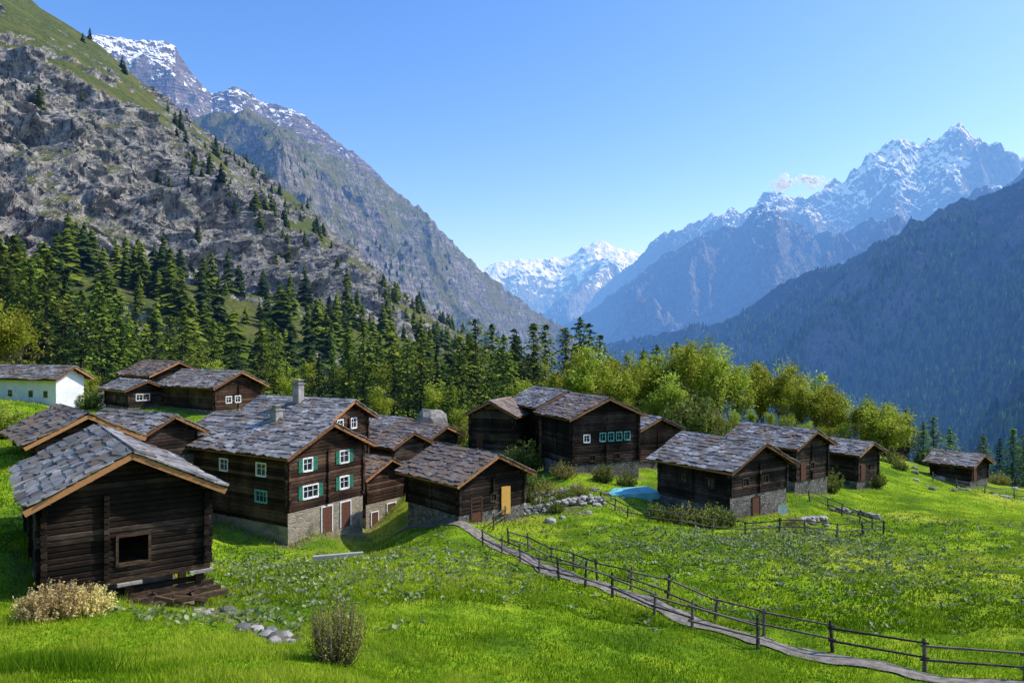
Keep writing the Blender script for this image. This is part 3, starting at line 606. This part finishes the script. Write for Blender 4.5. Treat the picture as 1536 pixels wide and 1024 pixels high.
def build(h,idx):
    g=np.random.default_rng(200+idx);w,L,wh=h['w'],h['L'],h['wh'];st=h['st'];pt=R(h['p']);rise=math.tan(pt)*w/2;apex=wh+rise
    e=bpy.data.objects.new(h['n'],None);bpy.context.scene.collection.objects.link(e)
    e.location=h['P'];e.rotation_euler=(0,0,R(h['a']))
    big=h.get('kind')=='barn';white=h.get('kind')=='white'
    wood=M[h.get('wood','log')];hl=0.27 if not big else 0.21
    win=h.get('win')
    ops={'g':[],'s':[],'r':[],'b':[]}
    if win=='main':
        for z in (2.75,4.75):
            ops['g']+=[(w*.17,z,0.95 if z>4 else 1.5,0.95,'shut' if z>4 else 'winw'),(w*.66,z+.1,1.0,0.95,'shut')]
        ops['s']+=[(2.2,4.4,1.1,.95,'winw'),(2.1,2.5,1.3,.85,'teal'),(6.5,4.4,1.0,.9,'winw')]
    elif win=='annex': ops['g']+=[(w*.42,wh-.3,.5,.45,'win')]
    elif win=='w1': ops['g']+=[(w*.22,st+.7,.8,.75,'winw'),(w*.42,st+.7,.8,.75,'winw')];ops['s']+=[(2,st+.7,.7,.6,'win')]
    elif win=='w2': ops['g']+=[(w*.55,wh-1.0,.8,.9,'winw'),(w*.2,wh-1.0,.8,.9,'winw')]
    elif win=='w0': ops['g']+=[(w*.45,st+1.0,.7,.7,'win')];ops['s']+=[(L*.4,st+1.1,.6,.5,'win')]
    elif win=='big':
        ops['g']+=[(w*.16,3.1,.75,.75,'winw')]+[(w*(.40+.125*i),3.1,.72,.85,'teal') for i in range(4)]+[(w*.25,1.2,.7,.6,'win'),(w*.62,1.2,.7,.6,'win'),(w*.45,5.0,.6,.5,'win')]
        ops['s']+=[(2,3,.8,.8,'win')]
    elif win=='h14': ops['g']+=[(w*.2,2.6,.8,.7,'win'),(w*.55,2.6,.8,.7,'win')];ops['s']+=[(1.5,2.4,.9,.8,'win'),(4.5,2.4,.8,.7,'win')]
    elif win=='yel': ops['g']+=[(w*.46,1.2,.6,.6,'win')]
    if big: ops['g']+=[(w*.42,.45,1.15,1.1,'hole')];ops['s']+=[(1.3,.5,.7,1.5,'hole')]
    mw=MB()
    if white:
        V=[(0,0,-3),(w,0,-3),(w,L,-3),(0,L,-3),(0,0,wh),(w,0,wh),(w,L,wh),(0,L,wh),(w/2,0,apex-.05),(w/2,L,apex-.05)]
        mw.add(V,[[0,1,5,4],[1,2,6,5],[2,3,7,6],[3,0,4,7]],0);k=mw.n-10
        mw.F.append((np.array([[k+4,k+5,k+8],[k+7,k+9,k+6]]),0))
        mw.obj('walls',[M['whiteplaster']],e);md=MB();PF=P_face(h,'s')
        for uu in (1.2,3.6,7,10): boxf(md,PF,uu,uu+.8,.0,.05,1.1,2.0,0);boxf(md,PF,uu+.07,uu+.73,.05,.07,1.17,1.93,1)
        md.obj('windows',[M['white'],M['glass']],e)
    else:
        t=0.2
        for f in 'gbsr':
            low={'main':.9,'h14':.8,'annex':1.0}.get(win,st) if f=='s' else st
            PF=P_face(h,f);len_=w if f in 'gb' else L;z=low-(0 if f in 'gb' else hl/2);top=apex-.12 if f in 'gb' else wh-.05
            while z<top-hl*.4:
                if f in 'sr' and z<low-.01: z+=hl
                ex=.2+g.random()*.07
                u0,u1=-ex,len_+ex;zc=z+hl
                if f in 'sr' and z<st: u0=-.02
                if f in 'gb' and zc>wh:
                    hw=(apex-zc)/math.tan(pt)-.02
                    if hw<.15:break
                    u0,u1=max(w/2-hw,u0),min(w/2+hw,u1)
                segs=[(u0,u1)]
                for (a0,z0,ow,oh_,kd) in ops[f]:
                    if z+hl*.5>z0 and z+hl*.5<z0+oh_:
                        ns=[]
                        for s0,s1 in segs:
                            if a0>s0 and a0+ow<s1: ns+=[(s0,a0),(a0+ow,s1)]
                            else: ns.append((s0,s1))
                        segs=ns
                v=np.clip(g.normal(.5,.25),0,1)
                for s0,s1 in segs: logpiece(mw,PF,s0,s1,z,hl*(.96+.03*g.random()),t,v,g.normal(0,.014))
                if f in 'gs' and z<wh-.1 and len_>5:
                    uc=len_*.5 if f=='s' else len_*(.36 if big else .5)
                    blocked=any(uc>o[0]-.15 and uc<o[0]+o[2]+.15 and z+hl>o[1]-.1 and z<o[1]+o[3] for o in ops[f])
                    if not blocked: boxf(mw,PF,uc-.09,uc+.09,t*.4,t*.5+.12+g.random()*.05,z+.02,z+hl-.02,0,v)
                z+=hl
        mw.obj('log_walls',[wood],e)
        mo=MB();mats=[M['white'],M['glass'],M['green'],M['teal'],M['beam'],M['dark']]
        for f in 'gsr':
            PF=P_face(h,f)
            for (a0,z0,ow,oh_,kd) in ops[f]:
                fm={'winw':0,'shut':0,'teal':3,'win':4,'hole':4}[kd];b=.07 if kd!='win' else .05
                o0,o1=-.02,.135
                boxf(mo,PF,a0-.02,a0+b,o0,o1,z0-.04,z0+oh_+.04,fm);boxf(mo,PF,a0+ow-b,a0+ow+.02,o0,o1,z0-.04,z0+oh_+.04,fm)
                boxf(mo,PF,a0+b,a0+ow-b,o0,o1-.004,z0+oh_-b,z0+oh_+.04,fm);boxf(mo,PF,a0+b,a0+ow-b,o0,o1+.03,z0-.05,z0+b,fm)
                if kd!='hole':
                    boxf(mo,PF,a0+b,a0+ow-b,.0,.02,z0+b,z0+oh_-b,1)
                    nm=2 if ow>1.2 else 1
                    for j in range(1,nm+1): uu=a0+ow*j/(nm+1);boxf(mo,PF,uu-.02,uu+.02,.022,.07,z0+b,z0+oh_-b,fm)
                    boxf(mo,PF,a0+b,a0+ow-b,.022,.06,z0+oh_*.55,z0+oh_*.55+.03,fm)
                if kd=='shut' or (kd=='winw' and win=='main' and f=='g'):
                    boxf(mo,PF,a0-.42,a0-.04,.11,.15,z0-.02,z0+oh_+.02,2);boxf(mo,PF,a0+ow+.04,a0+ow+.42,.11,.15,z0-.02,z0+oh_+.02,2)
        if mo.n: mo.obj('windows',mats,e)
        mf=MB()
        if big:
            zf=-1.6
            box(mf,(.5,1.0,zf-1),(w-1.0,L-.5,-.02),0)
            box(mf,(-.15,-.12,-.2),(w+.15,.12,-.005),1,.4);box(mf,(-.12,.13,-.2),(.12,L,-.005),1,.4);box(mf,(w-.12,.13,-.2),(w+.12,L,-.005),1,.4)
            for ux in (.25,w*.5,w-.2):
                for uy in (.15,3.2,6.0):
                    box(mf,(ux-.42,uy-.4,-.31),(ux+.42,uy+.4,-.205),0,.7)
                    box(mf,(ux-.14,uy-.14,-2.4),(ux+.14,uy+.14,-.31),1,.3)
            for k in range(4): boxf(mf,P_face(h,'g'),-.1+.3*k,w+.1+.2*k,-.5+k*.35,-.3+k*.35,-.75-.14*k,-.58-.14*k,1,.2+.15*k)
            for k in range(26):
                x0=g.uniform(.2,w);y0=-g.uniform(-.4,.9);l_=.4+g.random();aa=g.random()*3
                beam(mf,(x0,y0,-1.2+g.random()*.6),(x0+math.cos(aa)*l_,y0-abs(math.sin(aa))*.5,-1.3+g.random()*.5),.06,1,g.random())
            mf.obj('stilts_and_stone_caps',[M['rock'],M['beam']],e)
        else:
            s_=max(st,.1);box(mf,(-.04,-.04,-3),(w+.04,L+.04,s_-.01),0)
            mf.obj('foundation',[M['plaster'] if win in('main','annex') else M['stone']],e)
        md=MB();PF=P_face(h,'g')
        def door(u0,ww,hh_,m_):
            boxf(md,PF,u0,u0+ww,.04,.09,-.1,hh_,m_);boxf(md,PF,u0-.09,u0,.04,.12,-.1,hh_+.08,2);boxf(md,PF,u0+ww,u0+ww+.09,.04,.12,-.1,hh_+.08,2);boxf(md,PF,u0,u0+ww,.04,.118,hh_,hh_+.08,2)
        if win=='main': door(w*.42,1.0,1.8,0);door(w*.68,1.0,1.8,0);
        if win=='annex': door(w*.12,.7,1.5,0);door(w*.52,.95,1.9,0)
        if win=='h14': door(w*.38,.9,1.6,0)
        if win=='yel':
            boxf(md,PF,w*.62,w*.62+.9,.14,.2,.1,2.2,1);door(w*.18,.9,1.7,0)
        if win in('w0',): boxf(md,PF,w*.15,w*.15+.8,.12,.16,st+.05,st+1.75,0)
        if md.n: md.obj('doors',[M['door'],M['yellow'],M['white'] if win in('main','annex') else M['beam']],e)
    # roof
    oh=0.75 if not big else .7;eo=.7 if not big else .6
    S=(w/2+eo)/math.cos(pt);y0=-oh;Lr=L+2*oh
    mr_=MB();cp_,sp_=math.cos(pt),math.sin(pt);zA=apex+.1
    def RP(s,uu,v,nn_): return np.array([w/2+s*(v*cp_+nn_*sp_),y0+uu,zA-v*sp_+nn_*cp_])
    def RS(s,uu,v,nn_): p=RP(s,uu,v,nn_);p[2]+=.05+.05*math.sin(uu*1.3+idx)*math.sin(v*1.7+idx*2);return p
    for s in (-1,1):
        c=[RP(s,0.06,0.,0),RP(s,Lr-.06,0.,0),RP(s,Lr-.06,S-.04,0),RP(s,.06,S-.04,0),RP(s,.06,0.,.06),RP(s,Lr-.06,0.,.06),RP(s,Lr-.06,S-.04,.06),RP(s,.06,S-.04,.06)]
        mr_.add(c,BF,1,.5)
        v=S+.06;row=0
        while v>-.1:
            rh=.34+.22*g.random();uu=-.08-g.random()*.4
            while uu<Lr+.05:
                ww=.35+.8*g.random()**1.3;u1=min(uu+ww,Lr+.1);uq=max(uu,-.1)
                if u1-uq>.12:
                    j=lambda a_:g.normal(0,a_)
                    vt,vb=max(v-rh-.25,-.02),v+j(.06)
                    nb_=.10+abs(j(.028));nt2=.065;th_=.035+.035*g.random();gp=.012
                    if row==0: vb=S+.05+j(.05)
                    k1=j(.05);q=[(uq+gp,vt,nt2),(u1-gp,vt,nt2),(u1-gp+j(.035),vb+k1+j(.03),nb_+j(.012)),((uq+u1)/2+j(.06),vb+abs(j(.05)),nb_+.005),(uq+gp+j(.035),vb-k1+j(.03),nb_+j(.012))]
                    c=[RS(s,a_,b_,c_) for a_,b_,c_ in q]+[RS(s,a_,b_,c_+th_) for a_,b_,c_ in q]
                    mr_.add(c,[[i_,(i_+1)%5,5+(i_+1)%5,5+i_] for i_ in range(5)],0,g.random());k=mr_.n-10
                    mr_.F.append((np.array([[k+5,k+6,k+7,k+8,k+9],[k+4,k+3,k+2,k+1,k]]),0))
                uu+=ww
            v-=rh;row+=1
    uu=-.05
    while uu<Lr:
        ww=.5+.4*g.random()
        for s in (-1,1):
            q=[(uu,-.03,.19),(min(uu+ww,Lr+.05),-.03,.19),(min(uu+ww,Lr+.05),.32+g.normal(0,.04),.185),(uu,.32+g.normal(0,.04),.185)]
            mr_.add([RP(s,a_,b_,c_+s*.004) for a_,b_,c_ in q]+[RP(s,a_,b_,c_+.045+s*.004) for a_,b_,c_ in q],BF,0,g.random())
        uu+=ww+.01
    mr_.obj('stone_slab_roof',[M[h.get('roof','slate')],M['beam']],e)
    mt=MB()
    for s in (-1,1):
        for (ua,ub) in ((-.03,.03),(Lr-.03,Lr+.03)):
            c=[RP(s,ua,0,-.14),RP(s,ub,0,-.14),RP(s,ub,S+.02,-.14),RP(s,ua,S+.02,-.14),RP(s,ua,0,.075),RP(s,ub,0,.075),RP(s,ub,S+.02,.075),RP(s,ua,S+.02,.075)];mt.add(c,BF,0,g.random())
        c=[RP(s,.04,S-.03,-.07),RP(s,Lr-.04,S-.03,-.07),RP(s,Lr-.04,S+.02,-.07),RP(s,.04,S+.02,-.07),RP(s,.04,S-.03,.055),RP(s,Lr-.04,S-.03,.055),RP(s,Lr-.04,S+.02,.055),RP(s,.04,S+.02,.055)];mt.add(c,BF,0,g.random())
        for v in (0.02 if s>0 else 99, S*.42, S*.8):
            if v>50: continue
            c0=RP(s,.12,v,-.12);c1=RP(s,Lr-.12,v,-.12);beam(mt,c0,c1,.09,1)
        for uu in np.arange(.4,Lr-.3,.9): beam(mt,RP(s,uu,S*.6,-.06),RP(s,uu,S-.08,-.06),.05,1)
    mt.obj('roof_timbers',[M['verge'],M['beam']],e)
    if 'chim' in h:
        fx,fy_,hc=h['chim'];mc=MB();xx=w*fx;yy=L*fy_;zr=apex-abs(xx-w/2)*math.tan(pt)
        box(mc,(xx-.35,yy-.35,zr-.6),(xx+.35,yy+.35,zr+hc),0,.5);box(mc,(xx-.45,yy-.45,zr+hc),(xx+.45,yy+.45,zr+hc+.08),1);box(mc,(xx-.25,yy-.25,zr+hc+.08),(xx+.25,yy+.25,zr+hc+.35),0);box(mc,(xx-.42,yy-.42,zr+hc+.35),(xx+.42,yy+.42,zr+hc+.42),1)
        mc.obj('chimney',[M['concrete'],M['rock']],e)
for i,h in enumerate(HS): build(h,i)

# ------------------------------------------------------------ fences
def fence(pts,name='wooden_fence',sp=2.6,hgt=1.15,rails=(0.45,0.95),r=.062,seed=0):
    g=np.random.default_rng(seed+500);pts=np.array([(from_pixel(a,0,d)[0],d) for a,d in pts]);seg=np.r_[0,np.cumsum(np.hypot(*np.diff(pts,axis=0).T))]
    n_=max(int(seg[-1]/sp),2);s=np.linspace(0,seg[-1],n_+1)+np.r_[0,g.normal(0,.2,n_-1),0];x=np.interp(s,seg,pts[:,0]);y=np.interp(s,seg,pts[:,1]);z=H(x,y);mb=MB();T=[]
    for i in range(n_+1):
        lx,ly=g.normal(0,.07,2);hh_=hgt+g.normal(0,.08);p=np.array([x[i],y[i],z[i]-.3]);q=np.array([x[i]+lx,y[i]+ly,z[i]+hh_]);tube(mb,[p,q,q+np.array([0,0,.04])],[r*1.25,r,r*.6],6,0,g.random());T.append((x[i],y[i],z[i]))
    for i in range(n_):
        a=np.array(T[i]);b=np.array(T[i+1])
        for rz in rails:
            d=(b-a);d/=np.linalg.norm(d)+1e-9
            beam(mb,a+np.array([0,0,rz+g.normal(0,.045)])-d*.15+np.array([d[1],-d[0],0])*.07,b+np.array([0,0,rz+g.normal(0,.045)])+d*.15+np.array([d[1],-d[0],0])*.07,.036,0,g.random(),r2=.028)
    mb.obj(name,[M['fence']])
def offpath(o,i0,i1,step=6):
    q=path[i0:i1:step]+nrm[i0:i1:step]*o;return [(CX+F0*a/b,b) for a,b in q]
fence(offpath(1.0,50,258),seed=1);fence(offpath(-1.0,50,170),seed=2)
fence([(900,62),(960,56.5),(1040,54.5),(1130,53.5),(1220,54),(1325,56)],seed=3,sp=2.2,hgt=1.0)
fence([(1325,56),(1300,60),(1255,65),(1215,69)],seed=4,sp=2.2,hgt=1.0);fence([(740,53),(760,56),(765,60)],seed=5,sp=2.)
fence([(1400,92),(1450,88),(1500,86),(1560,86)],seed=6,sp=3)
fence([(130,96),(180,90),(230,88)],seed=7,sp=3)

# ------------------------------------------------------------ rocks, bench, cover
import bmesh
def boulder(mb,p,s,g,v):
    bm=bmesh.new();bmesh.ops.create_icosphere(bm,subdivisions=2,radius=1);V=np.array([q.co[:] for q in bm.verts]);F=np.array([[q.index for q in f.verts] for f in bm.faces]);bm.free()
    o=g.random(3)*50;n_=fbm(V[:,0]*1.1+o[0],V[:,1]*1.1+o[1],V[:,2]*1.1+o[2],3,3);V=V*(1+.45*n_)[:,None];V=np.sign(V)*np.abs(V)**0.8
    V*=np.array(s)*np.array([1,.8+.4*g.random(),.6]);a=g.random()*6.28;c,s_=math.cos(a),math.sin(a);V=np.c_[V[:,0]*c-V[:,1]*s_,V[:,0]*s_+V[:,1]*c,V[:,2]];mb.add(V+p,F,0,v)
g=np.random.default_rng(88);mb=MB()
for (a,d,sp,cnt,s) in [(780,60,2.5,24,.35),(830,60,3,16,.3),(880,62,3,16,.28),(1200,57,1.5,8,.25),(395,22.5,.6,8,.2),(440,21.5,.4,3,.2),(150,96,5,18,.9),(70,104,6,16,1.),(240,104,5,12,.8),(1440,88,4,12,.3),(1510,84,4,8,.25),(960,64,2.5,8,.25),(330,26,1,8,.2),(30,97,4,10,.8),(360,106,5,10,.7),(1370,98,6,12,.4)]:
    for k in range(cnt):
        x=(a-CX)/F0*d+g.normal(0,sp);y=d+g.normal(0,sp*.6)
        if housedist(np.array([x]),np.array([y]))[0]<.5: continue
        ss=s*(.5+g.random());boulder(mb,np.array([x,y,h1(x,y)+ss*.1]),ss,g,g.random())
mb.obj('scattered_rocks',[M['rock']],smooth=False)
mb=MB()
for (a0,d0,a1,d1,nr) in [(768,57,905,61.5,3),(800,63,870,66,2),(1190,57,1240,60,2),(1250,66,1320,64,2)]:
    p0=from_pixel(a0,0,d0)[:2];p1=from_pixel(a1,0,d1)[:2];Ls=np.hypot(*(p1-p0));k=0.
    while k<Ls:
        xy=p0+(p1-p0)*k/Ls;zb=h1(*xy)
        for r_ in range(nr):
            if g.random()<.85: boulder(mb,np.array([xy[0]+g.normal(0,.06),xy[1]+g.normal(0,.08),zb+.1+.2*r_]),float(.2+.1*g.random()),g,g.random())
        k+=.3+.12*g.random()
mb.obj('dry_stone_wall',[M['rock']])
mb=MB();x=from_pixel(648,0,88)[0];boulder(mb,np.array([x,88,-10.6]),(1.9,1.9,4.6),g,.5);mb.obj('boulder',[M['rock']])
mb=MB();x=from_pixel(505,0,45.5)[0];z=h1(x,45.5)
beam(mb,(x-1.4,45.2,z+.38),(x+1.5,46.2,z+.36),.14,0,.9);
for k in (-1,1): boulder(mb,np.array([x+k*1.0,45.7+k*.3,z+.1]),.25,g,.8)
mb.obj('log_bench',[M['concrete']])
mb=MB();x=from_pixel(945,0,66)[0];z=h1(x,66)
box(mb,(-2.4,-1.4,-.3),(2.4,1.4,.3),0,M=(np.array([[.96,-.28,0],[.28,.96,0],[0,0,1]]),np.array([x,66,z])));mb.obj('pool_cover',[M['cover']])
mb=MB();hx=from_pixel(1170,0,61);x,y=hx[0],61;z=h1(x,y)
V=[(0,0,0)]
for i in range(1,4):
    for j in range(12): a=6.283*j/12;r_=.45*i/3;V.append((r_*math.cos(a),r_*r_*.6,r_*math.sin(a)))
F3=[[0,1+(j+1)%12,1+j] for j in range(12)];F4=[[1+i*12+j,1+i*12+(j+1)%12,13+i*12+(j+1)%12,13+i*12+j] for i in range(2) for j in range(12)]
V=np.array(V)*[1,-1,1]+[x,y-.6,z+.7];mb.add(V,F3,0);k=mb.n-len(V);mb.F.append((np.array(F4)+k,0));tube(mb,[(x,y-.5,z-.2),(x,y-.55,z+.7)],[.03,.03],5);beam(mb,(x,y-.62,z+.5),(x,y-1.05,z+.72),.015);mb.obj('satellite_dish',[M['white']])

# ------------------------------------------------------------ grass
def blades(nb,d0,d1,hm,wm,g,name,pw=1.0):
    d=d0*(d1/d0)**(g.random(nb)**pw);a=g.uniform(-0.80,0.80,nb);x=a*d;y=d
    hdd=housedist(x,y);ok=(pathdist(x,y)>.62)&(hdd>.12)&(trackdist(x,y)>.4);x,y,hdd=x[ok],y[ok],hdd[ok];m=len(x);z=H(x,y)
    cl=fbm(x/1.3,y/1.3,0*x,3,300);cl2=fbm(x/7,y/7,0*x,3,301)
    hh_=hm*(.45+.8*g.random(m))*(1+.9*cl)*(1+1.6*np.clip(1-hdd/.8,0,1));w_=wm*(.7+.6*g.random(m));an=g.random(m)*6.283;ln=hh_*(g.random(m)*.7);la=g.random(m)*6.283
    B=np.c_[x,y,z-.02];S=np.c_[np.cos(an),np.sin(an),0*an]*w_[:,None];T=B+np.c_[np.cos(la)*ln,np.sin(la)*ln,hh_]
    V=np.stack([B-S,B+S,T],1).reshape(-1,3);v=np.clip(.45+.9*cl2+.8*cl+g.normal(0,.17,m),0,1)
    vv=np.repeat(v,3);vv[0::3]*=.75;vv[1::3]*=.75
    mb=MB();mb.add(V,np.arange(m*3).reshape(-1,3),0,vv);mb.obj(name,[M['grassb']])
blades(300000,8,34,.16,.014,g,'meadow_grass')
blades(170000,30,95,.17,.04,g,'meadow_grass')
mb=MB();C=[];
for (a,d,sp,cnt) in [(520,38,6,400),(400,32,4,200),(1000,50,4,200),(1200,43,5,420),(1300,50,5,400),(1150,48,4,300),(640,44,6,320),(800,62,3,200),(350,46,4,260),(1050,34,5,80),(1350,38,6,200),(330,24,2,100),(1450,60,6,160),(900,46,4,60),(1220,54,3,260)]:
    C.append(np.c_[(a-CX)/F0*d+g.normal(0,sp,cnt),d+g.normal(0,sp*.6,cnt)])
C=np.concatenate(C);C=C[(C[:,1]>12)];C=C[(pathdist(C[:,0],C[:,1])>1)&(housedist(C[:,0],C[:,1])>.4)]
zz=H(C[:,0],C[:,1]);k=7;m=len(C)*k;B=np.repeat(np.c_[C,zz],k,0)+np.c_[g.normal(0,.13,(m,2)),np.zeros(m)];an=g.random(m)*6.283;ln=.14+.16*g.random(m);el=.3+.8*g.random(m)
D=np.c_[np.cos(an)*np.cos(el),np.sin(an)*np.cos(el),np.sin(el)];S=np.c_[-np.sin(an),np.cos(an),0*an]*(ln*.32)[:,None]
V=np.stack([B,B+D*ln[:,None]*.55+S,B+D*ln[:,None]*np.array([1,1,.8]),B+D*ln[:,None]*.55-S],1).reshape(-1,3)
mb.add(V,np.arange(m*4).reshape(-1,4),0,np.repeat(np.clip(g.normal(.55,.25,m),0,1),4));mb.obj('meadow_dock_plants',[M['weed']])
mb=MB();x0,y0=from_pixel(30,0,14.5)[0],14.5;m=5000;xx=x0+g.normal(0,.7,m);yy=y0+g.normal(0,.5,m);z_=H(xx,yy);hh_=.3+.35*g.random(m);an=g.random(m)*6.28
B=np.c_[xx,yy,z_];S=np.c_[np.cos(an),np.sin(an),0*an]*.012;T=B+np.c_[g.normal(0,.14,m),g.normal(0,.14,m),hh_]
mb.add(np.stack([B-S,B+S,T],1).reshape(-1,3),np.arange(m*3).reshape(-1,3),0,np.repeat(g.random(m)*.3,3));mb.obj('tall_grass_clump',[M['grassb']])

# small cloud over the ridge: many thin puffs
m,nt,out=newmat('cloud_vapour')
nz_=noise(nt,pos(nt),.03,3,.6)
em=N(nt,'ShaderNodeBsdfPrincipled',{'Base Color':(.6,.6,.6,1),'Roughness':1.,'Emission Color':(.75,.86,1,1),'Emission Strength':.5});tr_=N(nt,'ShaderNodeBsdfTransparent')  # added glow stands in for sunlight scattered inside the cloud
nt.links.new(N(nt,'ShaderNodeMixShader',{0:mr(nt,nz_,.35,.7,.06,.5),1:tr_.outputs[0],2:em.outputs[0]}).outputs[0],out.inputs[0])
mb=MB()
for (a,b,sx,sz_) in [(1176,276,60,45),(1216,272,70,32)]:
    c0=from_pixel(a,b,8200)
    for k in range(30):
        p=c0+np.array([g.normal(0,sx),g.normal(0,40),g.normal(0,sz_)]);boulder(mb,p,float(25+40*g.random()),g,.5)
mb.obj('cloud',[m],smooth=True)

# ------------------------------------------------------------ light
az=math.atan2(0.92,0.20);el=R(45)
sd=Vector((math.sin(az)*math.cos(el),math.cos(az)*math.cos(el),math.sin(el)))
L_=bpy.data.lights.new('sun','SUN');L_.energy=5.0;L_.angle=R(.53);L_.color=(1,.95,.86)
o=bpy.data.objects.new('sun',L_);bpy.context.scene.collection.objects.link(o);o.rotation_euler=sd.to_track_quat('Z','Y').to_euler()
wd=bpy.data.worlds.new('World');bpy.context.scene.world=wd;wd.use_nodes=True;nt=wd.node_tree;nt.nodes.clear()
sk=N(nt,'ShaderNodeTexSky',sky_type='NISHITA',sun_disc=False,sun_elevation=el,sun_rotation=az,altitude=300,air_density=1.2,dust_density=1.1,ozone_density=3.0)
hs=N(nt,'ShaderNodeHueSaturation',{'Saturation':1.25,'Value':1.38,'Color':sk.outputs[0]})
tn=mix(nt,1.0,hs.outputs[0],(0.98,0.95,1.13),'MULTIPLY')
bg=N(nt,'ShaderNodeBackground',{0:tn,1:.15});wo=N(nt,'ShaderNodeOutputWorld');nt.links.new(bg.outputs[0],wo.inputs[0])
cam=bpy.data.cameras.new('camera');co=bpy.data.objects.new('camera',cam);bpy.context.scene.collection.objects.link(co)
cam.sensor_width=36;cam.lens=F0/1536*36;cam.clip_end=60000;cam.clip_start=.1;co.location=(0,0,0);co.rotation_euler=(R(90),0,0);bpy.context.scene.camera=co
sc=bpy.context.scene;sc.view_settings.view_transform='Standard';sc.view_settings.look='None';sc.view_settings.exposure=0
